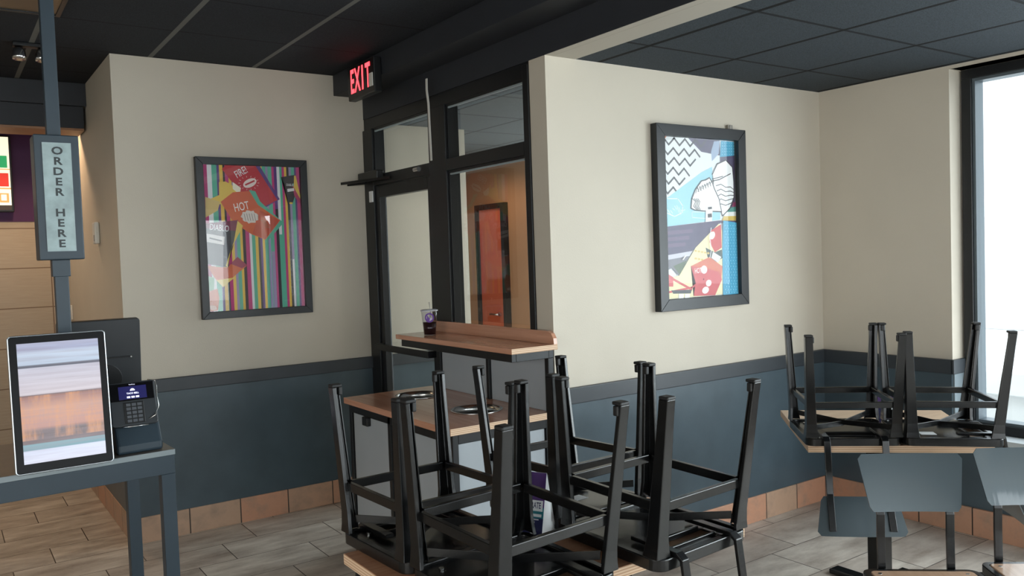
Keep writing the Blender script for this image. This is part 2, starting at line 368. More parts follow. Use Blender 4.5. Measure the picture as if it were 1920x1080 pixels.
# ------------------------------------------------------------------ windows
def window(name, label, axis, plane, a0, a1, z0, z1, muls=(), thick=.06, fw=.045, sill=None):
    o = empty(name); struct(o, label)
    def bx(a, b, c, d, off0=0, off1=0):
        return (plane-thick/2+off0, plane+thick/2-off1, a, b, c, d) if axis == 'x' else (a, b, plane-thick/2+off0, plane+thick/2-off1, c, d)
    bs = [bx(a0, a1, z0, z0+fw), bx(a0, a1, z1-fw, z1), bx(a0, a0+fw, z0+fw, z1-fw), bx(a1-fw, a1, z0+fw, z1-fw)]
    for q in muls: bs.append(bx(q-fw/2, q+fw/2, z0+fw, z1-fw))
    pbox('window_frame', FRAME, o, *bs, bevel=.003)
    e = .016; bs = []
    edges = [a0+fw]+[v for q in muls for v in (q-fw/2, q+fw/2)]+[a1-fw]
    for s0, s1 in zip(edges[::2], edges[1::2]):
        bs += [bx(s0, s0+e, z0+fw, z1-fw, .012, .012), bx(s1-e, s1, z0+fw, z1-fw, .012, .012), bx(s0+e, s1-e, z0+fw, z0+fw+e, .012, .012), bx(s0+e, s1-e, z1-fw-e, z1-fw, .012, .012)]
    pbox('glazing_bead', FRAME_IN, o, *bs, bevel=.001)
    for s0, s1 in zip(edges[::2], edges[1::2]):
        g_ = MB(); 
        if axis == 'x': g_.poly([(plane, s0, z0+fw), (plane, s1, z0+fw), (plane, s1, z1-fw), (plane, s0, z1-fw)])
        else: g_.poly([(s0, plane, z0+fw), (s1, plane, z0+fw), (s1, plane, z1-fw), (s0, plane, z1-fw)])
        g_.build('window_pane', GLASS, o, fix=False)
    return o
w1 = window('window_1', 'tall black framed window at the right edge, bright daylight outside', 'x', 4.585, -3.5, 2.27, .53, 2.455, (.35, -1.6), thick=.11, fw=.05)
pbox('window_sill', mat('pale_sill', S(190, 196, 198), .35), w1, (XC-.02, 4.54, -3.5, 2.262, .50, .53), bevel=.004)
sbox('trim_7', WALL, (XC-.001, XC+.1, -3.5, 2.27, 2.455, 2.474), label='narrow beige strip above the tall window')
window('window_2', None, 'y', YF-.1, -2.0, .25, .55, 2.36, (-.9,))
window('window_3', None, 'y', YF-.1, .55, 2.45, .55, 2.36, (1.5,))
window('window_4', None, 'y', YF-.1, 2.75, 4.1, .55, 2.36, ())
window('window_6', None, 'x', XL-.1, -3.3, 1.5, .55, 2.36, (-1.7, -.1))
window('fill_opening', None, 'x', 4.6, 3.7, 5.75, .01, 2.3, (4.75,))  # unseen glazed opening, added to let the fill into the vestibule

# ------------------------------------------------------------------ storefront with entrance door
sf = empty('window_5'); struct(sf, 'black aluminium storefront with transoms and a tall side light')
X0, X1 = 2.347, 2.437
pbox('window_frame', FRAME, sf,
     (X0, X1, 4.90, 5.034, 0, 2.40), (X0, X1, 3.975, 4.165, 0, 2.40), (X0, X1, 3.191, 3.235, 0, 2.46),
     (X0+.012, X1, 3.191, 5.034, 2.40, 2.4735), (X0, X1, 3.235, 3.975, 2.035, 2.10), (X0, X1, 4.165, 4.90, 2.035, 2.10),
     (X0, X1, 3.235, 3.975, 0, .12), bevel=.003)
def quad_x(x, y0, y1, z0, z1, name, parent, m=GLASS):
    q = MB(); q.poly([(x, y0, z0), (x, y1, z0), (x, y1, z1), (x, y0, z1)]); return q.build(name, m, parent, fix=False)
bs = []
for (y0, y1, z0, z1) in ((3.235, 3.975, .12, 2.035), (3.235, 3.975, 2.10, 2.40), (4.165, 4.90, 2.10, 2.40)):
    quad_x(2.40, y0, y1, z0, z1, 'window_pane', sf)
    e = .012
    bs += [(X0+.014, X1-.03, y0, y0+e, z0, z1), (X0+.014, X1-.03, y1-e, y1, z0, z1), (X0+.014, X1-.03, y0+e, y1-e, z1-e, z1)]
pbox('glazing_bead', FRAME, sf, *bs, bevel=.001)
BEADL = mat('gasket_and_highlight', S(150, 162, 168), .4, metal=.3)  # light side gasket, and highlight lines under the headers painted as pale strips
pbox('gasket_and_highlight', BEADL, sf, (2.362, 2.372, 3.2475, 3.2555, .12, 2.0))
for (y0, y1) in ((3.25, 3.96), (4.18, 4.885)): pbox('gasket_and_highlight', BEADL, sf, (2.362, 2.372, y0, y1, 2.377, 2.3865))
pbox('gasket_and_highlight', BEADL, sf, (2.362, 2.372, 3.26, 3.96, 2.012, 2.0215))
dr = empty('door_1'); struct(dr, 'black framed glass entrance door left of the waste cabinet')
pbox('door_frame', FRAME, dr, (2.36, 2.405, 4.845, 4.897, .01, 2.03), (2.36, 2.405, 4.168, 4.215, .01, 2.03), (2.36, 2.405, 4.215, 4.845, 1.955, 2.03), (2.36, 2.405, 4.215, 4.845, .01, .20), bevel=.003)
quad_x(2.385, 4.215, 4.845, .20, 1.955, 'window_pane', dr)
t_ = MB(); t_.bar([(2.36, 4.87, 1.0), (2.31, 4.87, 1.0), (2.31, 4.19, 1.0), (2.36, 4.19, 1.0)], (0, 0, .02), .007); t_.build('push_bar', FRAME, dr, bevel=.002)
# door closer
dc = empty('door_closer', (2.33, 4.88, 2.06)); tag(dc, 'black door closer with its arm on the head of the glass door', 'door closer')
def loc_box(name, m, parent, *bx_, bevel=.002): return pbox(name, m, parent, *bx_, bevel=bevel)
loc_box('closer_body', PLASTIC, dc, (-.035, .016, -.14, .14, .0, .06), bevel=.006)
t_ = MB(); t_.bar([(-.03, .03, -.01), (-.20, .34, -.015)], (0, 0, .008), .004); t_.bar([(-.20, .34, -.008), (-.012, -.28, .0)], (0, 0, .008), .004); t_.cyl((-.2, .34, -.02), .012, .02, n=12)
t_.build('closer_arm', PLASTIC, dc)
t_ = MB(); t_.cyl((-.02, -.66, .01), .014, .05, 'y', 12); t_.build('closer_cap', STEEL, dc)
st = MB(); st.box(2.337, 2.346, 4.905, 4.95, 1.93, 2.0); tag(st.build('paper_sticker', WHITE, bevel=.0005), 'small white sticker on the black door jamb', 'sticker')
# white seal strip hanging off the frame
t_ = MB(); t_.bar([(2.300, 4.073, 2.554), (2.297, 4.070, 2.49), (2.304, 4.069, 2.42), (2.309, 4.069, 2.10)], (0, .009, 0), .002)
tag(t_.build('seal_strip', WHITEP), 'white strip hanging loose on the black mullion above the door', 'strip')
# far door in the vestibule, added for a red reflection in the glass
vd = empty('reflection_door'); struct(vd, 'black framed door and orange red panel in place of a side light reflection')
pbox('door_frame', FRAME, vd, (4.36, 4.418, 6.83, 6.875, 0, 2.05), (4.36, 4.418, 6.38, 6.43, 0, 2.05), (4.36, 4.418, 6.43, 6.83, 2.0, 2.05), bevel=.002)
pbox('door_panel', mat('reflection_red', S(190, 92, 64), .35), vd, (4.385, 4.415, 6.43, 6.83, 0, 2.0))
t_ = MB(); t_.cyl((4.36, 6.5, 1.0), .02, .03, 'x', 14); t_.tube([(4.34, 6.5, 1.0), (4.335, 6.52, 1.0), (4.335, 6.62, 1.0)], .009); t_.build('door_handle', CHROME, vd)

# ------------------------------------------------------------------ outside
sbox('ground', ROAD, (-14, 30, -30, 30, -.32, -.12), label='pale car park beyond the windows')
pw = MB(); pw.box(7.6, 8.1, 2.0, 12, -.12, .20); pw.box(7.52, 8.2, 1.9, 12.1, .20, .40)
tag(pw.build('retaining_wall', CONC, bevel=.01), 'low pale concrete wall outside the tall window', 'wall')
bu = MB(); bu.box(16, 22, -6, 22, -.12, 5.2); bu.box(15.8, 22.2, -6.2, 22.2, 5.2, 5.5)
tag(bu.build('pale_building', CONC, bevel=.02), 'washed out pale building across the car park', 'building')

# ------------------------------------------------------------------ chairs (one design; copies share meshes)
BW, BD, FW, FD, TW, TD, HS, ZR = .164, .158, .183, .179, .179, .207, .462, .294
ZB = HS-.05
def leg_pt(sx, sb, z):
    b = Vector((sx*BW, sb*BD, ZB)); t = Vector((sx*(TW if sb > 0 else FW), TD if sb > 0 else -FD, 0)); s = (ZB-z)/ZB; return b+(t-b)*s
def rrect(hx, hy, r, n=5):
    out = []
    for cx, cy, a0 in ((hx-r, hy-r, 0), (-hx+r, hy-r, PI/2), (-hx+r, -hy+r, PI), (hx-r, -hy+r, 1.5*PI)):
        for i in range(n+1): a = a0+PI/2*i/n; out.append((cx+r*math.cos(a), cy+r*math.sin(a)))
    return out
def ring(b, o, i, z0, z1):
    n = len(o); V = lambda L, z: [b.bm.verts.new((x, y, z)) for x, y in L]
    a, c, d, e = V(o, z0), V(o, z1), V(i, z1), V(i, z0)
    for p, q in ((a, c), (c, d), (d, e), (e, a)):
        for k in range(n): b.bm.faces.new((p[k], p[(k+1) % n], q[(k+1) % n], q[k]))
def make_chair(plate):
    (pz0, pz1, py0, py1) = plate
    root = empty('dining_chair')
    b = MB(); ring(b, rrect(.187, .187, .035), rrect(.165, .165, .018), .427, .4595)
    b.build('seat_frame', CHB, root, bevel=.003)
    b = MB()
    zA, zB_ = .436, .441
    for q in ((-.166, .166, -.166, .085), (-.166, -.105, .085, .166), (.105, .166, .085, .166), (-.105, .105, .142, .166)): b.box(*q, zA, zB_)
    for q in ((-.09, .09, .078, .088), (-.09, .09, .139, .146)): b.box(*q, .424, .44)
    pan = b.build('seat_pan', CHB, root, bevel=.002)
    b = MB(); o_ = rrect(.1642, .1642, .017); b.hull([(x, y, .448) for x, y in o_], [(x, y, HS) for x, y in o_]); seat = b.build('seat', WOODS, root, bevel=.003)
    for x, y in ((-.138, .138), (.138, .138), (-.138, -.138), (.138, -.138)):
        b = MB(); b.cyl((x, y, HS-.0005), .006, .0015, n=10); b.build('screw', SCREW, seat)
        b = MB(); b.cyl((x*.93, y*.93, .4315), .007, .004, n=10); b.build('screw', SCREW, pan)
    for sb in (1, -1):
        for sx in (-1, 1):
            b = MB()
            def sec(z, wd, t=.004, l=.012):
                c = leg_pt(sx, sb, z)+Vector((sx*wd*.5, sb*wd*.5, 0))
                pts = [(0, 0), (-wd, 0), (-wd, -l), (-wd+t, -l), (-wd+t, -t), (-t, -t), (-t, -wd+t), (-l, -wd+t), (-l, -wd), (0, -wd)]
                return [Vector((c.x+sx*x, c.y+sb*y, z)) for x, y in pts]
            zs = [(.426, .052), (.405, .046), (.37, .040), (.28, .037), (.06, .030), (.008, .030)]
            rings = [[b.bm.verts.new(p) for p in sec(z, wd)] for z, wd in zs]
            for A, B in zip(rings, rings[1:]):
                for i in range(10): b.bm.faces.new((A[i], A[(i+1) % 10], B[(i+1) % 10], B[i]))
            b.bm.faces.new(rings[0]); b.bm.faces.new(rings[-1])
            lg = b.build('leg', CHB, root, bevel=.002, seg=2)
            b = MB(); c = leg_pt(sx, sb, 0)+Vector((-sx*.001, -sb*.001, 0))
            b.box(c.x-.0155, c.x+.0155, c.y-.0155, c.y+.0155, 0, .009)
            b.box(c.x-sx*.014-.006, c.x-sx*.014+.006, c.y-.008, c.y+.008, .009, .034)
            b.build('glide', GLIDE, lg, bevel=.003)
    for (a, c) in (((-1, 1), (1, 1)), ((-1, -1), (1, -1)), ((-1, -1), (-1, 1)), ((1, -1), (1, 1))):
        p, q = leg_pt(*a, ZR), leg_pt(*c, ZR); d = (q-p).normalized()
        b = MB(); b.bar([p+d*.012, q-d*.012], (0, 0, .0125), .0075); b.build('stretcher', CHB, root, bevel=.002)
    for (a, c, dz) in (((-1, -1), (1, 1), 0), ((1, -1), (-1, 1), .0045)):
        p, q = leg_pt(*a, .39), leg_pt(*c, .39); d = (q-p).normalized()
        b = MB(); mid = (p+q)/2+Vector((0, 0, dz+.012)); b.bar([p+d*.012, mid, q-d*.012], (0, 0, .011), .002); b.build('cross_brace', CHB, root, bevel=.0008)
    for sx in (-1, 1):
        x = sx*.112; b = MB()
        b.bar([(x, .03, .423), (x, .188, .423), (x, .205, .435), (x, (py0*.55+.215*.45), .56), (x, py0+.004, pz0-.01), (x*1.03, py1+.002, pz1-.02)], (.013, 0, 0), .0055)
        b.build('back_support', CHB, root, bevel=.002)
    b = MB(); nx, nz = 18, 6; r = .016; V = {}
    for i in range(nx+1):
        s = -1+2*i/nx; s = math.sin(s*PI/2)*.35+s*.65
        for j in range(nz+1):
            t = j/nz; hw0 = .1475+(.171-.1475)*t; d = max(0, abs(s)*hw0-(hw0-r)); ins = r-math.sqrt(max(0, r*r-d*d))
            z = pz0+ins+(pz1-pz0-2*ins)*t; y = py0+(py1-py0)*(z-pz0)/(pz1-pz0)-.008*s*s+.004
            V[i, j] = b.bm.verts.new((s*hw0, y, z))
    for i in range(nx):
        for j in range(nz): b.bm.faces.new((V[i, j], V[i+1, j], V[i+1, j+1], V[i, j+1]))
    o = b.build('backrest', CHP, root, fix=False); md = o.modifiers.new('s', 'SOLIDIFY'); md.thickness = .004; md.offset = 0
    return root
def copy_tree(o, parent=None):
    c = o.copy(); C.objects.link(c); c.parent = parent
    for ch in list(o.children): copy_tree(ch, c)
    return c
TT = .735
def invert(root, cx, cy, th, a, b, dz=.0):
    """seat down on the table top, legs in the air"""
    lift = abs(a)*.187+abs(b)*.187+.0008
    Rz = Matrix.Rotation(th, 4, 'Z'); Ra = Matrix.Rotation(a, 4, 'X'); Rb = Matrix.Rotation(b, 4, 'Y')
    Fl = Matrix.Translation((0, 0, HS)) @ Matrix.Rotation(PI, 4, 'Y')
    root.matrix_world = Matrix.Translation((cx, cy, TT+lift)) @ Rz @ Ra @ Rb @ Fl
inv = make_chair((.650, .795, .235, .290))
G1 = 'upturned chairs on the front table'; G2 = 'upturned chairs on the corner table'
poses = [(1.13, 2.083, .041, -.011, .005, 'upturned black chair at the far left of the front table, before the waste cabinet', G1),
         (1.148, 1.691, 3.204, -.033, .008, 'upturned black chair nearest the camera, on the near left of the front table', G1),
         (1.636, 2.088, .042, -.026, .006, 'upturned black chair at the far right of the front table, behind the near right one', G1),
         (1.638, 1.696, 3.207, -.032, .0, 'upturned black chair on the near right of the front table, back hanging down', G1),
         (3.143, 2.090, -3.877, -.018, .001, 'upturned black chair on the left of the corner table, backrest hanging in front', G2),
         (3.407, 1.815, -2.337, -.014, .007, 'upturned black chair on the right of the corner table, beside the window', G2)]
for i, (cx, cy, th, a, b, lab, grp) in enumerate(poses):
    o = inv if i == 0 else copy_tree(inv)
    invert(o, cx, cy, th, a, b); tag(o, lab, 'chair', grp)
    if i in (2, 5):
        s = MB(); 
        if i == 5: s.box(-.082, -.033, -.095, -.035, .4345, .4358)
        else: s.box(-.055, -.003, -.045, .0, .4345, .4358)
        q = s.build('sticker', WHITE, o); q['label'] = 'white paper sticker'
up = make_chair((.648, .832, .204, .262))
up.location = (2.536, 1.352, 0); up.rotation_euler = (0, 0, -.715)
tag(up, 'upright black metal chair with wooden seat, left of the two at lower right', 'chair', 'upright chairs at the lower right')
u2 = copy_tree(up); u2.location = (2.893, 1.137, 0); u2.rotation_euler = (0, 0, -.70)
tag(u2, 'upright black metal chair cut off by the right edge of the photo', 'chair', 'upright chairs at the lower right')

# ------------------------------------------------------------------ tables
def table(name, label, poly, top, mtop, cols, group=None):
    cx = sum(p[0] for p in poly)/len(poly); cy = sum(p[1] for p in poly)/len(poly)
    r = tag(empty(name, (cx, cy, 0)), label, 'table')
    L = [(x-cx, y-cy) for x, y in poly]
    b = MB(); b.hull([(x, y, top-.03) for x, y in L], [(x, y, top) for x, y in L], mtop, PLY); b.build('tabletop', None, r, bevel=.002)
    for (x, y) in cols:
        b = MB(); b.box(x-.038, x+.038, y-.038, y+.038, .02, top-.05); b.build('pedestal', CHB, r, bevel=.006)
        b = MB(); b.box(x-.16, x+.16, y-.16, y+.16, top-.05, top-.0302); b.build('mounting_plate', CHB, r, bevel=.002)
        b = MB(); b.box(x-.24, x+.24, y-.035, y+.035, 0, .025); b.box(x-.035, x+.035, y-.24, y-.035, 0, .025); b.box(x-.035, x+.035, y+.035, y+.24, 0, .025); b.build('pedestal_base', CHB, r, bevel=.006)
    return r
table('dining_table', 'rectangular wood laminate table in front, carrying four upturned chairs', [(.905, 1.605), (1.92, 1.605), (1.92, 2.18), (.905, 2.18)], TT, WOODT, [(-.25, 0), (.25, 0)])
table('dining_table', 'square pale wood table in the corner by the window, carrying two upturned chairs', [(2.911, 2.095), (3.424, 1.6), (3.974, 2.105), (3.445, 2.637)], TT, WOODR, [(0, 0)])

# table tents
def tent(loc, rz, label, wd, h, dp, build_front):
    r = tag(empty('table_tent', loc, (0, 0, rz)), label, 'card')
    b = MB(); t = .0012
    for s in (1, -1):
        b.bar([(0, s*dp/2, 0), (0, 0, h)], (wd/2, 0, 0), t)
    b.bar([(0, -dp/2, .001), (0, dp/2, .001)], (wd/2, 0, 0), .0008)
    for q in (wd/2-.001, -wd/2+.001): b.poly([(q, -dp/2, 0), (q, dp/2, 0), (q, 0, h)])
    b.build('card', WHITE, r)
    f_ = MB(); ang = math.atan2(h, dp/2)
    M = Matrix.Translation((0, -dp/4-.0022, h/2+.0005)) @ Matrix.Rotation(ang, 4, 'X')
    build_front(f_, M, math.hypot(h, dp/2)); f_.build('printed_face', None, r, fix=False)
    return r
TP, TTL, TBL = flat('print_purple', 72, 38, 104), flat('print_teal', 22, 112, 122), flat('print_navy', 30, 34, 78)
def r2(b, M, x0, x1, y0, y1, m, z=0): b.poly([M@Vector(p) for p in ((x0, y0, z), (x1, y0, z), (x1, y1, z), (x0, y1, z))], m)
def tent_a(b, M, L):
    r2(b, M, -.062, .062, -L/2, L/2, TTL, 0); r2(b, M, -.062, .062, .0, L/2, TP, .0002)
    r2(b, M, -.062, .062, -.085, -.03, TBL, .0002)
    r2(b, M, -.058, .058, -.010, .020, WHITE, .0004)
    b.text('CELEBRATE', .024, M @ Matrix.Translation((.018, .005, .0007)) @ Matrix.Scale(.55, 4, (1, 0, 0)), TBL, bold=.0004)
    r2(b, M, -.022, .056, -.026, -.018, WHITE, .0007)
    for k in range(2): r2(b, M, -.022, .048-.012*k, -.035-.008*k, -.032-.008*k, WHITE, .0007)
    for x in (-.03, .03): 
        b.poly([M @ Vector((x+.006*math.cos(i*PI/4), -.072+.006*math.sin(i*PI/4), .0007)) for i in range(8)], WHITE)
def tent_b(b, M, L):
    r2(b, M, -.038, .038, -L/2, L/2, TBL, 0); r2(b, M, -.038, .038, .02, L/2, TP, .0002)
    r2(b, M, -.024, .024, .0, .010, WHITE, .0005)
    for k in range(3): r2(b, M, -.028, .028, -.012-.012*k, -.009-.012*k, WHITE, .0005)
tent((1.393, 1.955, TT+.001), -1.1, 'purple and teal folded promotion card standing between the chairs on the front table', .122, .19, .10, tent_a)
tent((3.545, 2.13, TT+.001), -.85, 'small dark folded card standing between the two chairs on the corner table', .08, .12, .07, tent_b)

# ------------------------------------------------------------------ waste station
ws = tag(empty('waste_cabinet', (1.78, 3.06, 0)), 'grey and black waste cabinet with wood counters and two round openings', 'waste cabinet')
def wl(x, y, z): return (x-1.78, y-3.06, z)
W, D = .565, 1.13
def counter_with_holes():
    b = MB(); z0, z1 = .79, .82; n = 40; k = b.mi(WOODC); kp = b.mi(PLY)
    holes = [(.33, .31), (.33, .89)]
    # two halves each: square patch with a round hole, bridged by quads
    def patch(x0, x1, y0, y1, cx, cy, r, z):
        out = []
        for i in range(n):
            a = 2*PI*i/n; c, s = math.cos(a), math.sin(a)
            t = min(((x1-cx)/c if c > 1e-9 else (x0-cx)/c if c < -1e-9 else 1e9), ((y1-cy)/s if s > 1e-9 else (y0-cy)/s if s < -1e-9 else 1e9))
            out.append((b.bm.verts.new((cx+r*c, cy+r*s, z)), b.bm.verts.new((cx+t*c, cy+t*s, z))))
        for i in range(n):
            A, B = out[i], out[(i+1) % n]; q = b.bm.faces.new((A[0], A[1], B[1], B[0])); q.material_index = k
        for sx, sy in ((x0, y0), (x1, y0), (x1, y1), (x0, y1)):
            a = math.atan2(sy-cy, sx-cx) % (2*PI); i = int(a/(2*PI)*n) % n
            q = b.bm.faces.new((out[i][1], b.bm.verts.new((sx, sy, z)), out[(i+1) % n][1])); q.material_index = k
        return [o[0] for o in out]
    for hx, hy in holes:
        y0, y1 = (0, .60) if hy < .5 else (.60, D)
        t = patch(0, W, y0, y1, hx, hy, .122, z1); u = patch(0, W, y0, y1, hx, hy, .122, z0)
        for i in range(n): q = b.bm.faces.new((t[i], t[(i+1) % n], u[(i+1) % n], u[i])); q.material_index = k
    for p in (((0, 0), (W, 0)), ((W, 0), (W, D)), ((W, D), (0, D)), ((0, D), (0, 0))):
        (xa, ya), (xb, yb) = p; b.poly([(xa, ya, z0), (xb, yb, z0), (xb, yb, z1), (xa, ya, z1)], PLY if p[0] == (0, 0) else WOODC)
    return b.build('worktop', None, ws, fix=False)
counter_with_holes()
for hy in (.31, .89):
    b = MB(); b.lathe([(.126, .8215), (.126, .8245), (.117, .8245), (.113, .80), (.113, .70), (.116, .70)], (.33, hy, 0), 40); b.build('bin_ring', STEEL, ws)
    b = MB(); b.cyl((.33, hy, .45), .112, .01, n=32); b.build('bin_liner', PLASTIC, ws)
fb = []
x0, x1, y0, y1 = .02, .56, .02, 1.11
for (xx, yy) in ((x0, y0), (x0, .62), (x0, y1-.03), (x1-.03, y0), (x1-.03, y1-.03)): fb.append((xx, xx+.03, yy, yy+.03, .03, .79))
fb += [(x0, x0+.03, y0+.03, y1-.03, .745, .79), (x0+.03, x1-.03, y0, y0+.03, .745, .79), (x0, x0+.03, y0+.03, y1-.03, .06, .09), (x0+.03, x1-.03, y0, y0+.03, .06, .09)]
pbox('cabinet_frame', FRAME, ws, *fb, bevel=.002)
for y_0, y_1 in ((.056, .614), (.656, 1.074)):
    d_ = pbox('cabinet_door', GREYP, ws, (.030, .045, y_0, y_1, .094, .741))
    hy = y_1-.24 if y_0 > .5 else None
    if hy: pbox('latch', PLASTIC, d_, (.005, .029, .86, .92, .70, .745), bevel=.004)
pbox('side_panel', GREYP, ws, (.054, .526, .032, .044, .094, .741))
pbox('side_panel', GREYP, ws, (.054, .526, 1.086, 1.098, .094, .741))
pbox('back_panel', GREYP, ws, (.545, .556, .05, 1.08, .094, .741))
pbox('floor_glide', PLASTIC, ws, *[(a, a+.03, c_, c_+.03, 0, .03) for a in (x0, x1-.03) for c_ in (y0, y1-.03)])
# raised shelf on posts
ux0 = .305
b = MB(); b.hull([(ux0, -.04, 1.115), (W+.0, -.04, 1.115), (W+.0, 1.09, 1.115), (ux0, 1.09, 1.115)], [(ux0, -.04, 1.14), (W+.0, -.04, 1.14), (W+.0, 1.09, 1.14), (ux0, 1.09, 1.14)], WOODC, None)
for fa in b.bm.faces:
    if abs(fa.normal.y) > .5 or abs(fa.calc_center_median().y+.04) < 1e-4: fa.material_index = b.mi(PLY)
b.build('raised_shelf', None, ws, bevel=.002)
b = MB()
prof = [(-.04, 1.1402), (1.09, 1.1402), (1.09, 1.20), (.01, 1.20), (-.02, 1.19), (-.036, 1.168)]
b.hull([(W-.022, y, z) for y, z in prof], [(W-.001, y, z) for y, z in prof], WOODC); b.build('upstand', None, ws, bevel=.001)
pbox('shelf_frame', FRAME, ws, (ux0+.02, ux0+.045, -.01, 1.06, 1.075, 1.1148), (ux0+.045, W-.03, -.01, .015, 1.075, 1.1148), (ux0+.045, W-.03, 1.035, 1.06, 1.075, 1.1148), (W-.03, W-.002, -.01, 1.06, 1.075, 1.1148),
     (W-.035, W-.005, -.01, .02, .8205, 1.075), (W-.035, W-.005, .50, .525, .8205, 1.075), (W-.035, W-.005, 1.0, 1.025, .8205, 1.075), bevel=.002)
pbox('shelf_back', GREYP, ws, (W-.02, W-.012, .022, .498, .8205, 1.074), (W-.02, W-.012, .527, .998, .8205, 1.074))

# cup with straw
cup = tag(empty('drink_cup', (2.19, 3.945, 1.1405)), 'clear plastic cup of dark soda with a purple emblem, on the raised wood shelf', 'cup')
CUPG = glass_mat('cup_plastic', (.86, .86, .9, 1), 1.45, .08)
b = MB(); b.lathe([(.0, .001), (.032, .001), (.044, .132)], n=32); b.build('cup_body', CUPG, cup, smooth=True)
b = MB(); b.lathe([(.0, .003), (.0305, .003), (.0362, .070), (0, .070)], n=32); b.build('soda', mat('dark_soda', S(34, 14, 22), .15), cup, smooth=True)
b = MB(); b.lathe([(.0, .139), (.040, .139), (.043, .136), (.0475, .136), (.0475, .130), (.0445, .130)], n=32); b.build('lid', mat('clear_lid', S(196, 198, 206), .3), cup, smooth=True)
b = MB(); b.tube([(.006, .004, .02), (.010, .004, .139), (.006, .008, .178)], .0035, 8); b.build('straw', mat('straw_plastic', S(196, 192, 186), .4), cup)
LP = flat('emblem_purple', 98, 58, 150); b = MB()
cam_dir = math.atan2(-3.945, -2.19)
def on_cup(u, v, off=.0012):
    r_ = .032+(.044-.032)*(v-.001)/.131+off; a = cam_dir+u/r_; return (r_*math.cos(a), r_*math.sin(a), v)
nn = 20
for i in range(nn):
    a0, a1 = 2*PI*i/nn, 2*PI*(i+1)/nn
    ri, ro = .018, .026
    b.poly([on_cup(ro*math.cos(a0), .096+ro*math.sin(a0)), on_cup(ro*math.cos(a1), .096+ro*math.sin(a1)), on_cup(ri*math.cos(a1), .096+ri*math.sin(a1)), on_cup(ri*math.cos(a0), .096+ri*math.sin(a0))], LP)
b.poly([on_cup(-.016, .084), on_cup(-.002, .074), on_cup(.002, .09), on_cup(-.012, .11)], LP)
b.poly([on_cup(.0, .08), on_cup(.016, .088), on_cup(.004, .098)], flat('emblem_lilac', 196, 184, 220))
b.build('emblem', None, cup, fix=False)

# ------------------------------------------------------------------ exit sign
ex = tag(empty('exit_sign', (2.105, 4.51, 2.615)), 'black exit sign with glowing red letters on the beam above the door', 'sign')
pbox('sign_box', PLASTIC, ex, (-.0, .049, -.18, .18, -.10, .10), bevel=.006)
RED = mat('exit_red', S(255, 40, 50), .5, emit=(1, .055, .07, 1), es=2.6)
for k, ch in enumerate('EXIT'):
    b = MB(); Mx = Matrix.Translation((-.0015, .113-.0715*k, .0)) @ Matrix(((0, 0, -1, 0), (-1, 0, 0, 0), (0, 1, 0, 0), (0, 0, 0, 1))) @ Matrix.Diagonal((.55 if ch != 'I' else .7, 1, 1, 1))
    b.text(ch, .195, Mx, RED, bold=.004); b.build('letter', None, ex, fix=False)
pbox('label_plate', WHITEP, ex, (-.006, -.0002, -.168, -.125, -.065, .01))

# ------------------------------------------------------------------ pictures
def picture(cx, y, cz, wd, h, fw, dp, label):
    r = tag(empty('framed_picture', (cx, y, cz)), label, 'picture')
    b = MB(); a, c = wd/2, h/2
    for (q0, q1, q2, q3) in (((-a, -c), (a, -c), (a-fw, -c+fw), (-a+fw, -c+fw)), ((a, -c), (a, c), (a-fw, c-fw), (a-fw, -c+fw)), ((a, c), (-a, c), (-a+fw, c-fw), (a-fw, c-fw)), ((-a, c), (-a, -c), (-a+fw, -c+fw), (-a+fw, c-fw))):
        b.hull([(p[0], -.001, p[1]) for p in (q0, q1, q2, q3)], [(p[0], -dp, p[1]) for p in (q0, q1, q2, q3)])
    b.build('frame', mat('picture_frame_black', S(25, 29, 32), .38, noise=.06, nscale=10), r, bevel=.002)
    pbox('backing', FRAME, r, (-a+fw, a-fw, -.012, -.001, -c+fw, c-fw), bevel=0)
    g_ = MB(); g_.poly([(-a+fw, -dp+.012, -c+fw), (a-fw, -dp+.012, -c+fw), (a-fw, -dp+.012, c-fw), (-a+fw, -dp+.012, c-fw)]); g_.build('picture_glass', PGLASS, r, fix=False)
    return r
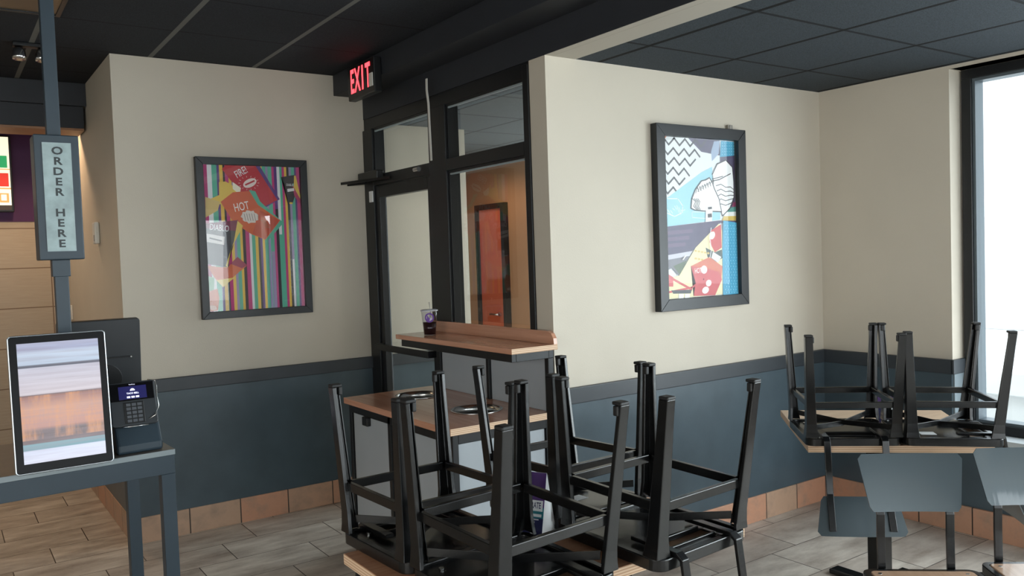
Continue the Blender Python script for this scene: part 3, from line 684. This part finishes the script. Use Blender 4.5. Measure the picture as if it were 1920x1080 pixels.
class Art:
    def __init__(s, W_, H_, quad):
        s.W, s.H, s.q = W_, H_, quad; s.b = MB(); s.k = 0
        s.cache = {}
    def col(s, c):
        if c not in s.cache: s.cache[c] = flat('print_ink', *c)
        return s.cache[c]
    def uv(s, X, Y):
        (lx0, ly0), (lx1, ly1), (rx0, ry0), (rx1, ry1) = s.q
        v = .5; u = .5
        for _ in range(6):
            yt = ly0+(ry0-ly0)*u; yb = ly1+(ry1-ly1)*u; v = (Y-yt)/(yb-yt)
            xl = lx0+(lx1-lx0)*v; xr = rx0+(rx1-rx0)*v; u = (X-xl)/(xr-xl)
        return u, v
    def pt(s, u, v):
        u = min(1, max(0, u)); v = min(1, max(0, v))
        return (-s.W/2+u*s.W, -.0125-s.k*.00006, s.H/2-v*s.H)
    def poly(s, pts, c, uvs=False):
        """zoomed-photo pixel coordinates unless uvs; concave outlines are triangulated"""
        s.k += 1; P = [s.pt(*(p if uvs else s.uv(*p))) for p in pts]
        fa = s.b.poly(P, s.col(c))
        if fa and len(pts) > 4: bmesh.ops.triangulate(s.b.bm, faces=[fa])
    def line(s, pts, wd, c):
        s.k += 1; P = [Vector(s.pt(*s.uv(*p))) for p in pts]
        for a, e in zip(P, P[1:]):
            d = (e-a); n = Vector((-d.z, 0, d.x)).normalized()*wd/2; ex_ = d.normalized()*wd*.35
            s.b.poly([a-n-ex_, e-n+ex_, e+n+ex_, a+n-ex_], s.col(c))
    def text(s, body, X, Y, size, ang, c):
        s.k += 1; p = s.pt(*s.uv(X, Y))
        M = Matrix.Translation(p) @ Matrix.Rotation(-ang, 4, 'Y') @ Matrix.Rotation(PI/2, 4, 'X') @ Matrix.Scale(.62, 4, (1, 0, 0))
        s.b.text(body, size, M, s.col(c), bold=size*.006)
    def ell(s, X, Y, rx, ry, ang, c, n=24, wob=0):
        pts = []
        for i in range(n):
            a = 2*PI*i/n; r = 1+wob*math.sin(i*2.4); x, y = rx*math.cos(a)*r, ry*math.sin(a)*r
            pts.append((X+x*math.cos(ang)-y*math.sin(ang), Y+x*math.sin(ang)+y*math.cos(ang)))
        s.poly(pts, c)
    def done(s, parent): return s.b.build('print', None, parent, fix=False)
MAG, WHT, TEA, YEL, BLK, PUR, LIL = (190, 58, 124), (226, 228, 232), (86, 176, 150), (226, 186, 72), (40, 38, 44), (92, 60, 128), (150, 140, 178)
pa = picture(1.608, YA, 1.7165, .672, .951, .043, .04, 'black framed striped picture of red, orange and black sauce packets')
A = Art(.586, .865, ((137, 112), (158, 970), (683, 135), (705, 940)))
stripes = [(0, MAG), (.045, WHT), (.09, TEA), (.14, PUR), (.165, YEL), (.2, BLK), (.22, MAG), (.255, YEL), (.285, LIL), (.31, TEA), (.345, YEL), (.37, BLK), (.40, MAG), (.44, WHT), (.465, TEA), (.50, YEL),
           (.53, BLK), (.55, PUR), (.575, YEL), (.60, TEA), (.635, LIL), (.66, TEA), (.70, MAG), (.725, PUR), (.755, WHT), (.785, TEA), (.81, MAG), (.835, YEL), (.86, BLK), (.885, LIL), (.91, TEA), (.945, PUR), (.965, MAG), (1, None)]
for (u0, c), (u1, _) in zip(stripes, stripes[1:]): A.poly([(u0, 0), (u1, 0), (u1, 1), (u0, 1)], c, True)
A.poly([(.755, .48), (.785, .48), (.785, 1), (.755, 1)], TEA, True)
A.poly([(.665, .60), (.70, .60), (.70, 1), (.665, 1)], LIL, True); A.poly([(.885, .66), (.905, .66), (.905, 1), (.885, 1)], WHT, True)
A.poly([(.725, .3), (.755, .3), (.755, 1), (.725, 1)], BLK, True)
RD, RD2, ORG, ORG2 = (186, 38, 52), (150, 30, 48), (206, 96, 56), (190, 74, 48)
# fire packet
A.poly([(262, 118), (300, 112), (455, 125), (566, 318), (470, 372), (425, 350), (330, 262)], PUR)
A.poly([(243, 140), (262, 118), (430, 122), (552, 322), (462, 366), (425, 345), (325, 255)], RD)
A.text('FIRE!', 348, 160, .062, .52, WHT); A.ell(396, 222, 40, 24, -.45, (236, 220, 214)); A.line([(372, 232), (420, 210)], .010, RD)
for i in range(14):
    a = 2*PI*i/14; A.line([(396+50*math.cos(a)-6, 222+34*math.sin(a)), (396+58*math.cos(a)-6, 222+41*math.sin(a))], .0022, (236, 220, 214))
# yellow packet
A.poly([(225, 215), (262, 212), (340, 262), (330, 330), (255, 340), (165, 350), (160, 320), (225, 290)], (228, 196, 90)); A.poly([(300, 215), (345, 250), (338, 290), (300, 255)], (240, 236, 214))
A.poly([(150, 300), (230, 330), (215, 380), (150, 420)], (214, 188, 120))
# hot packet
A.poly([(390, 262), (425, 270), (452, 330), (585, 455), (490, 560), (470, 540), (400, 420)], TEA)
A.poly([(232, 330), (300, 275), (392, 268), (440, 350), (566, 440), (478, 552), (400, 520), (300, 450)], ORG); A.poly([(450, 380), (562, 440), (478, 548), (405, 515)], ORG2)
A.text('HOT', 346, 360, .070, .2, (240, 232, 226)); A.ell(392, 418, 48, 36, .2, (222, 214, 208), wob=.12)
for k in range(5): A.line([(360+14*k, 400), (368+14*k, 440)], .003, (120, 110, 108))
for k in range(4): A.line([(455+8*k, 440+12*k), (485+6*k, 446+12*k)], .006, (170, 96, 66))
# diablo packet left
A.poly([(140, 460), (322, 440), (352, 470), (300, 570), (285, 600), (262, 710), (150, 690)], (62, 62, 68)); A.poly([(140, 455), (325, 436), (322, 500), (142, 482)], (120, 40, 72)); A.poly([(322, 440), (352, 470), (285, 600), (262, 712), (252, 700), (300, 560)], (222, 196, 96))
A.text('DIABLO', 222, 482, .052, -.12, WHT); A.poly([(152, 512), (250, 532), (246, 580), (150, 560)], (214, 212, 210)); A.line([(170, 540), (232, 556)], .008, BLK)
# lower packets
A.poly([(148, 700), (262, 712), (318, 650), (372, 700), (230, 820), (190, 770)], (208, 104, 66)); A.poly([(278, 690), (318, 650), (372, 700), (340, 716)], (150, 40, 78)); A.poly([(200, 785), (300, 770), (235, 826)], (232, 206, 110))
A.poly([(156, 760), (190, 770), (185, 850), (156, 870)], (126, 176, 140)); A.poly([(156, 850), (205, 835), (214, 890), (205, 962), (158, 968)], (206, 112, 72)); A.ell(178, 945, 22, 14, .3, (214, 170, 150))
# small diablo packet upper right
A.poly([(575, 190), (655, 178), (664, 215), (640, 232), (655, 300), (640, 345), (612, 345), (600, 250)], (44, 42, 48)); A.poly([(652, 182), (662, 182), (690, 300), (686, 330), (648, 260), (650, 235)], (222, 188, 84)); A.poly([(640, 232), (652, 300), (686, 345), (688, 320)], (176, 60, 100))
A.text('DIABLO', 626, 236, .021, -.02, WHT); A.poly([(610, 258), (650, 254), (652, 270), (612, 276)], WHT); A.poly([(622, 336), (640, 336), (640, 346), (622, 346)], YEL)
A.done(pa)
pb = picture(3.3565, YB, 1.7205, .681, .957, .060, .045, 'black framed picture with zigzags, food line drawings and blue dotted panels')
B = Art(.561, .837, ((133, 98), (155, 970), (500, 125), (525, 935)))
NAV, CY, CY2 = (66, 58, 92), (58, 160, 196), (150, 206, 222)
B.poly([(0, 0), (1, 0), (1, 1), (0, 1)], (222, 228, 230), True)
B.poly([(133, 98), (160, 100), (150, 120), (135, 150)], (206, 130, 100))
B.poly([(265, 108), (425, 120), (428, 200), (330, 180)], NAV); B.poly([(395, 125), (425, 122), (420, 190), (385, 230), (380, 180)], (150, 170, 196))
for r_ in range(7):
    pts = []; y0_ = 105+52*r_; n_ = max(4, 9-r_)
    for k in range(n_): pts.append((145+26*k-(r_ % 2)*4, y0_+(36 if k % 2 else 0)+k*2))
    B.line(pts, .010, (52, 54, 58))
B.poly([(140, 450), (160, 430), (330, 290), (385, 260), (392, 320), (330, 420), (430, 490), (430, 540), (160, 580), (142, 578)], CY2)
for k in range(9): B.line([(160+10*k, 480+14*math.sin(k)), (170+10*k, 500+14*math.sin(k*1.3))], .004, (214, 234, 240))
B.line([(160, 505), (200, 525), (235, 505), (240, 470), (215, 430), (165, 430)], .005, (226, 240, 244)); B.line([(285, 500), (360, 500), (360, 535), (285, 530), (285, 500)], .004, (214, 232, 238))
B.poly([(430, 122), (500, 128), (502, 200), (425, 208)], CY); B.poly([(425, 208), (502, 200), (508, 470), (440, 470)], NAV)
for r_ in range(5):
    for k in range(6): B.ell(438+12*k, 134+15*r_, 2.4, 2.6, 0, (140, 206, 226), 6)
B.poly([(500, 448), (512, 470), (470, 480), (440, 540), (430, 560), (512, 556), (512, 545), (440, 545)], NAV)
B.poly([(470, 480), (512, 470), (512, 497), (455, 505)], (70, 140, 130)); B.poly([(455, 500), (512, 497), (512, 522), (446, 524)], (226, 228, 226)); B.poly([(446, 522), (512, 520), (512, 545), (436, 545)], (206, 176, 84)); B.poly([(495, 448), (512, 446), (512, 470), (490, 472)], (130, 36, 84))
# line drawing: folded shell with lettuce
W1 = (236, 238, 238)
B.poly([(392, 330), (385, 290), (410, 245), (455, 224), (490, 262), (498, 340), (500, 420), (478, 480), (440, 520), (428, 500), (420, 440), (395, 380)], W1)
B.line([(385, 300), (410, 245), (455, 224), (490, 262), (498, 340), (500, 420), (478, 480), (440, 520), (432, 500)], .006, BLK)
for k in range(5): B.line([(405+4*k, 360+28*k), (430, 352+26*k), (455, 368+24*k), (480, 366+22*k), (498, 380+16*k)], .004, BLK)
B.line([(385, 335), (420, 328), (480, 296)], .005, BLK); B.line([(385, 325), (440, 310)], .004, BLK)
B.poly([(278, 480), (282, 430), (300, 380), (330, 335), (370, 320), (395, 360), (420, 430), (434, 498), (340, 495), (295, 490)], W1)
B.line([(278, 480), (282, 430), (300, 380), (330, 335), (350, 330), (370, 318), (385, 345), (395, 375), (420, 430), (434, 498), (340, 495), (295, 490), (278, 480)], .006, BLK)
for k in range(7): B.line([(300+12*k, 400-8*k), (310+12*k, 370-6*k), (316+12*k, 392-6*k)], .004, BLK)
for k in range(4): B.line([(284+9*k, 430), (300+7*k, 445), (290+8*k, 470), (306+6*k, 488)], .004, BLK)
B.poly([(352, 470), (388, 462), (382, 580), (350, 575)], (230, 232, 232)); B.line([(365, 480), (380, 478)], .012, BLK); B.line([(366, 520), (378, 518)], .02, BLK)
# purple band with lettering
B.poly([(144, 582), (420, 545), (440, 545), (380, 610), (300, 690), (285, 708), (148, 735)], NAV)
for k in range(3):
    for q in range(7-k): B.line([(165+18*q, 614+34*k-q*2), (173+18*q, 613+34*k-q*2)], .020, (92, 74, 108))
B.poly([(148, 735), (285, 708), (270, 735), (150, 760)], (196, 196, 206)); B.poly([(150, 760), (270, 735), (240, 790), (215, 840), (185, 800), (150, 820)], (110, 110, 120)); B.poly([(190, 790), (256, 760), (222, 838)], (72, 92, 62))
B.poly([(300, 690), (420, 560), (435, 600), (440, 940), (155, 968), (152, 860), (220, 840)], (232, 222, 176))
B.poly([(375, 600), (430, 565), (434, 690), (398, 715), (370, 660)], (196, 62, 60)); B.ell(384, 625, 14, 22, .3, (238, 226, 220)); B.poly([(350, 690), (398, 715), (434, 700), (438, 745), (400, 770), (360, 740)], (56, 74, 70)); B.poly([(388, 712), (432, 740), (415, 770), (380, 745)], (220, 226, 224))
for k in range(10): B.ell(300+16*(k % 5), 708+26*(k//5)+3*k, 7, 6, .2, (210, 186, 110), 8)
B.poly([(276, 790), (370, 740), (438, 790), (432, 870), (300, 880)], (206, 110, 80)); B.poly([(276, 790), (300, 880), (290, 950), (400, 945), (436, 860), (420, 820), (350, 800)], (198, 72, 76)); B.poly([(160, 830), (190, 850), (190, 900), (160, 900)], (210, 90, 92)); B.line([(165, 845), (280, 915)], .012, (200, 80, 84)); B.line([(170, 930), (280, 905), (340, 860), (390, 850)], .010, (200, 74, 80))
B.text('HOT', 312, 815, .04, .05, (240, 230, 224)); B.ell(342, 808, 16, 22, 0, (240, 232, 228)); B.ell(350, 918, 16, 20, .6, (240, 232, 228)); B.ell(366, 880, 14, 18, .2, (240, 232, 228)); B.poly([(180, 920), (280, 916), (276, 936), (190, 938)], (64, 66, 72))
for x in (228, 258): B.poly([(x-12, 940), (x+12, 938), (x+12, 962), (x-12, 964)], (232, 232, 230))
B.poly([(440, 545), (512, 556), (525, 935), (442, 944), (436, 700)], CY)
for r_ in range(24):
    for k in range(5): B.ell(450+14*k+(r_ % 2)*5, 572+15.5*r_, 2.5, 2.6, 0, (132, 206, 230), 6)
B.line([(372, 585), (366, 640), (374, 700), (366, 745)], .004, (236, 236, 236)); B.line([(232, 755), (245, 735)], .006, (236, 232, 220))
B.done(pb)
b = MB(); b.box(3.585, 3.622, YB-.02, YB-.001, 2.1995, 2.226); b.box(3.592, 3.615, YB-.024, YB-.02, 2.203, 2.222)
tag(b.build('picture_clip', mat('clip_metal', S(150, 146, 138), .35, metal=.7), bevel=.001), 'small metal clip on top of the tall food pattern picture', 'clip')

# ------------------------------------------------------------------ passage wall fittings
b = MB(); b.box(XS-.03, XS-.001, 5.67, 5.76, 1.715, 1.85); q = b.build('wall_sensor', WHITEP, bevel=.008); tag(q, 'small white box on the beige side wall beside the order sign', 'wall box')
pbox('label', FRAME_IN, q, (XS-.0312, XS-.0302, 5.685, 5.705, 1.73, 1.77), bevel=0)
b = MB(); b.box(XS-.012, XS-.001, 7.10, 7.18, 1.18, 1.29); q = b.build('wall_outlet', WHITEP, bevel=.003); tag(q, 'small pale outlet plate low on the passage side wall', 'outlet')
mb = tag(empty('menu_board', (.10, 7.30, 2.28)), 'lit menu board at the left edge showing drinks and boxes', 'menu board')
pbox('board_frame', PLASTIC, mb, (-.5, .42, -.02, .04, -.27, .30), bevel=.004)
b = MB(); cols = []
def em(r, g_, b__, s=1.0): 
    c = S(r, g_, b__); return mat('menu_lit', c, .5, emit=c, es=s)
Mw, Mg, Mr, Mt, Mbr, Mdk = em(236, 226, 200, .9), em(40, 150, 90, .8), em(206, 52, 40, .8), em(60, 170, 180, .8), em(206, 150, 90, .8), em(60, 52, 46, .3)
def mr(x0, x1, z0, z1, m_, o=0): b.poly([(x0, -.0205-o, z0), (x1, -.0205-o, z0), (x1, -.0205-o, z1), (x0, -.0205-o, z1)], m_)
mr(-.49, .405, -.255, .29, Mw); mr(-.49, .405, -.255, -.22, Mdk, .0004)
for k in range(9):
    x = .36-.085*k
    mr(x-.03, x+.03, .06, .16, (Mg, Mt, Mt, Mg, Mr, Mt, Mg, Mr, Mt)[k], .0004); mr(x-.034, x+.034, .15, .162, Mw, .0006)
    mr(x-.034, x+.034, -.08, .02, (Mr, Mr, Mbr, Mr, Mg, Mr, Mbr, Mr, Mr)[k], .0004); mr(x-.03, x+.03, -.20, -.13, Mbr, .0004); mr(x-.02, x+.015, -.185, -.14, Mw, .0006)
mr(-.49, .405, -.1, -.09, Mbr, .0003); mr(-.49, .405, .045, .052, Mbr, .0003)
b.build('lit_print', None, mb, fix=False)

# ------------------------------------------------------------------ ordering table
RK = .05
kt = tag(empty('kiosk_table', (.745, 3.44, 0), (0, 0, RK)), 'slate painted metal table carrying the ordering screens', 'table')
b = MB(); b.box(-1.9, 0, 0, .64, .818, .84); b.mats = []; 
kk = b.mi(KTOP); ke = b.mi(KEDGE)
for fa in b.bm.faces:
    fa.normal_update(); fa.material_index = ke if abs(fa.normal.z) < .5 else kk
b.build('tabletop', None, kt, bevel=.002)
pbox('apron', KIOSK, kt, (-1.9, -.003, .003, .04, .745, .8178), (-1.9, -.003, .60, .637, .745, .8178), (-.05, -.003, .04, .60, .745, .8178))
for x in (-.055, -1.895):
    for y in (.003, .587): pbox('leg', KIOSK, kt, (x, x+.052, y, y+.05, 0, .745), bevel=.003)
# pole with order sign
sg = tag(empty('order_sign', (.405, 3.66, 0)), 'slate post from the table to the ceiling', 'post')
sg['label'] = 'slate post with vertical ORDER HERE panel rising from the ordering table to the ceiling'; sg['category'] = 'sign'
pbox('post', KIOSK, sg, (-.024, .024, -.024, .024, .8405, 1.60), bevel=.003)
pbox('ceiling_post', KIOSK, sg, (-.024, .024, -.024, .024, 2.075, ZH-.001), bevel=.003)
pbox('post_collar', KIOSK, sg, (-.031, .031, -.031, .031, 1.535, 1.60), bevel=.002)
pbox('sign_case', KIOSK, sg, (-.075, .078, -.07, .06, 1.60, 2.075), bevel=.004)
sfc = pbox('sign_face', SIGNM, sg, (-.048, .05, -.0735, -.0702, 1.632, 2.045), bevel=0)
for i, ch in enumerate('ORDER HERE'):
    if ch == ' ': continue
    b = MB()
    b.text(ch, .040, Matrix.Translation((.002, -.0742, 2.013-.0392*i)) @ Matrix.Rotation(PI/2, 4, 'X') @ Matrix.Scale(1.2, 4, (1, 0, 0)), LETTER, bold=.0012)
    b.build('letter', None, sfc, fix=False)

# touch screen
ks = tag(empty('touch_screen', (.3566, 3.372, .842), (-.13, 0, 0)), 'large portrait ordering touch screen leaning on the front of the slate table', 'touch screen')
wd, hh = .317, .493
def rslab(b, hx, hz, r, y0, y1, zc, m_=None):
    o_ = rrect(hx, hz, r); return b.hull([(x, y0, z+zc) for x, z in o_], [(x, y1, z+zc) for x, z in o_], m_)
b = MB(); rslab(b, wd/2, hh/2, .012, 0, .035, hh/2); b.build('housing', SILVER, ks, bevel=.003)
b = MB(); rslab(b, wd/2-.004, hh/2-.004, .010, -.002, -.0002, hh/2); b.build('bezel', mat('glossy_black', S(10, 10, 12), .35, spec=.15), ks, bevel=.0005)
sc = mat('screen_picture', S(10, 10, 10), .2); g = NG(sc); b_ = g.N['Principled BSDF']; P_, x_, y_, z_ = g.pos()
nz = g.noise(g.vec(g.m('MULTIPLY', x_, 2.0), 0, g.m('MULTIPLY', z_, 60)), 1.5, 5, .6); nb = g.noise(g.vec(g.m('MULTIPLY', x_, 9), 0, g.m('MULTIPLY', z_, 2.2)), 2.2, 4, .6)
rp = g.N.new('ShaderNodeValToRGB'); er = rp.color_ramp; v_ = g.m('DIVIDE', g.m('SUBTRACT', z_, .03), .44); g.L.new(v_, rp.inputs[0])
stops = [(0, (226, 230, 250)), (.115, (214, 222, 246)), (.12, (96, 146, 160)), (.165, (110, 160, 172)), (.17, (96, 70, 74)), (.27, (88, 62, 64)), (.30, (190, 130, 112)), (.45, (206, 150, 124)), (.545, (150, 92, 78)), (.56, (96, 66, 66)), (.565, (216, 206, 214)), (.78, (206, 206, 222)), (.785, (76, 80, 98)), (.80, (90, 96, 112)), (.81, (196, 214, 236)), (.9, (206, 220, 240)), (.93, (176, 184, 214)), (1, (190, 196, 222))]
while len(er.elements) > 1: er.elements.remove(er.elements[-1])
er.elements[0].position = 0; er.elements[0].color = S(*stops[0][1])
for p_, c_ in stops[1:]: e_ = er.elements.new(p_); e_.color = S(*c_)
inband = g.m('MULTIPLY', g.m('GREATER_THAN', v_, .2), g.m('LESS_THAN', v_, .555))
c1 = g.mix(g.m('MULTIPLY', inband, g.remap(nb, .45, .62, 0, .75)), rp.outputs[0], S(226, 150, 84))
c2 = g.mix(g.m('MULTIPLY', g.remap(nz, .4, .75, 0, 1), .45), c1, S(150, 130, 140))
g.L.new(c2, b_.inputs['Emission Color']); b_.inputs['Emission Strength'].default_value = .72
b = MB(); b.poly([(-wd/2+.028, -.0024, .036), (wd/2-.026, -.0024, .036), (wd/2-.026, -.0024, hh-.030), (-wd/2+.028, -.0024, hh-.030)]); b.build('display', sc, ks, fix=False)
b = MB(); b.box(-.06, .06, .035, .15, .03, .30); b.build('mount', KIOSK, ks, bevel=.004)
# rear screen
kr = tag(empty('rear_touch_screen', (.555, 3.88, .846), (.10, 0, 0)), 'back of a second black screen behind the ordering touch screen', 'touch screen')
b = MB(); rslab(b, .158, .25, .012, 0, .035, .25); b.build('housing', mat('dark_back_shell', S(30, 34, 38), .4), kr, bevel=.003)
b = MB(); b.cyl((.02, -.012, .25), .06, .0118, 'y', 28); b.box(.03, .125, -.006, -.0002, .335, .341); b.build('back_plate', PLASTIC, kr, bevel=.001)
b = MB(); b.cyl((.118, -.008, .338), .004, .006, 'y', 10); b.build('screw', SCREW, kr)
# console
kc = tag(empty('kiosk_console', (.47, 3.50, .8405), (0, 0, RK)), 'slate console box on the table below the card reader', 'console')
b = MB(); prof = [(-.045, 0), (.16, 0), (.16, .20), (.045, .20), (-.045, .035)]
b.hull([(.068, y, z) for y, z in prof], [(.236, y, z) for y, z in prof]); b.build('console_shell', KIOSK, kc, bevel=.012, seg=3)
# card reader
cr = tag(empty('card_reader', (.607, 3.475, 1.032), (-.30, 0, .0)), 'black card payment terminal with keypad right of the touch screen', 'card reader')
b = MB(); rslab(b, .083, .085, .012, -.012, .022, 0); b.build('shell', mat('terminal_plastic', S(40, 44, 48), .35), cr, bevel=.004)
b = MB(); b.box(-.079, .076, -.0140, -.0121, .012, .080); b.build('screen_surround', mat('glossy_black_2', S(10, 10, 13), .12), cr, bevel=.001)
b = MB(); b.box(-.05, .05, -.0152, -.0141, .018, .068); sq = b.build('display', mat('navy_screen', S(22, 22, 58), .2, emit=S(26, 26, 66), es=1.0), cr)
WL = mat('screen_white', S(220, 220, 240), .4, emit=S(214, 214, 240), es=.8); b = MB(); Mr_ = Matrix.Translation((0, -.0156, 0)) @ Matrix.Rotation(PI/2, 4, 'X')
b.text('TACO BELL', .0085, Mr_ @ Matrix.Translation((0, .040, 0)), WL, bold=.0003)
pts = [(0, .047)]+[(-.0+.009*math.cos(a), .050+.009*math.sin(a)) for a in [PI*(i/10) for i in range(11)]]
b.poly([(x, -.0156, z) for x, z in pts[1:]], WL)
for k in range(3): b.poly([(-.022+.016*k, -.0156, .022), (-.010+.016*k, -.0156, .022), (-.010+.016*k, -.0156, .029), (-.022+.016*k, -.0156, .029)], WL)
b.build('screen_text', None, cr, fix=False)
b = MB(); b.text('VeriFone', .006, Matrix.Translation((0, -.0144, .0745)) @ Matrix.Rotation(PI/2, 4, 'X'), WL); b.build('maker_mark', None, cr, fix=False)
b = MB(); b.box(-.036, .036, -.016, -.0121, -.076, .006); kp_ = b.build('keypad', PLASTIC, cr, bevel=.004)
b = MB()
for i in range(3):
    for j in range(5): b.box(-.029+.020*i, -.013+.020*i, -.019, -.0161, -.072+.0155*j, -.061+.0155*j)
b.build('keys', mat('key_grey', S(70, 74, 80), .5), cr, bevel=.001)
b = MB(); b.tube([(.05, -.014, -.066), (.072, -.018, -.055), (.090, -.014, -.02), (.086, -.01, .02), (.089, -.01, .06), (.088, -.004, .083), (.06, 0, .09)], .0022, 8); b.tube([(-.045, -.012, -.088), (.045, -.012, -.088)], .0022, 8); b.build('wire_guard', STEEL, cr)
b = MB(); b.box(-.03, .03, .022, .06, -.05, .02); b.build('bracket', KIOSK, cr, bevel=.003)

# ------------------------------------------------------------------ ceiling fixtures
tf = tag(empty('ceiling_light', (.40, 4.16, ZH)), 'recessed ceiling light, switched off, at the top left corner', 'ceiling light')
pbox('light_frame', FRAME, tf, (-.3, .12, -.22, -.2, -.012, -.0005), (-.3, .12, .2, .22, -.012, -.0005), (-.32, -.3, -.22, .22, -.012, -.0005), (.12, .14, -.22, .22, -.012, -.0005), bevel=.002)
pbox('diffuser', mat('dim_louvre', S(96, 84, 66), .3, metal=.4), tf, (-.3, .12, -.2, .2, -.006, -.0008), bevel=0)
el = tag(empty('spot_fixture', (.47, 5.0, ZH)), 'pair of small chrome spot heads on the ceiling behind the order sign post', 'ceiling light')
pbox('ceiling_plate', PLASTIC, el, (-.08, .08, -.03, .03, -.02, -.0005), bevel=.004)
for s in (-1, 1):
    b = MB(); b.lathe([(0, .03), (.018, .03), (.03, .012), (.034, -.02), (.03, -.036), (.012, -.03), (0, -.03)], (s*.052, 0, -.052), 20); b.build('spot_head', CHROME, el, smooth=True)
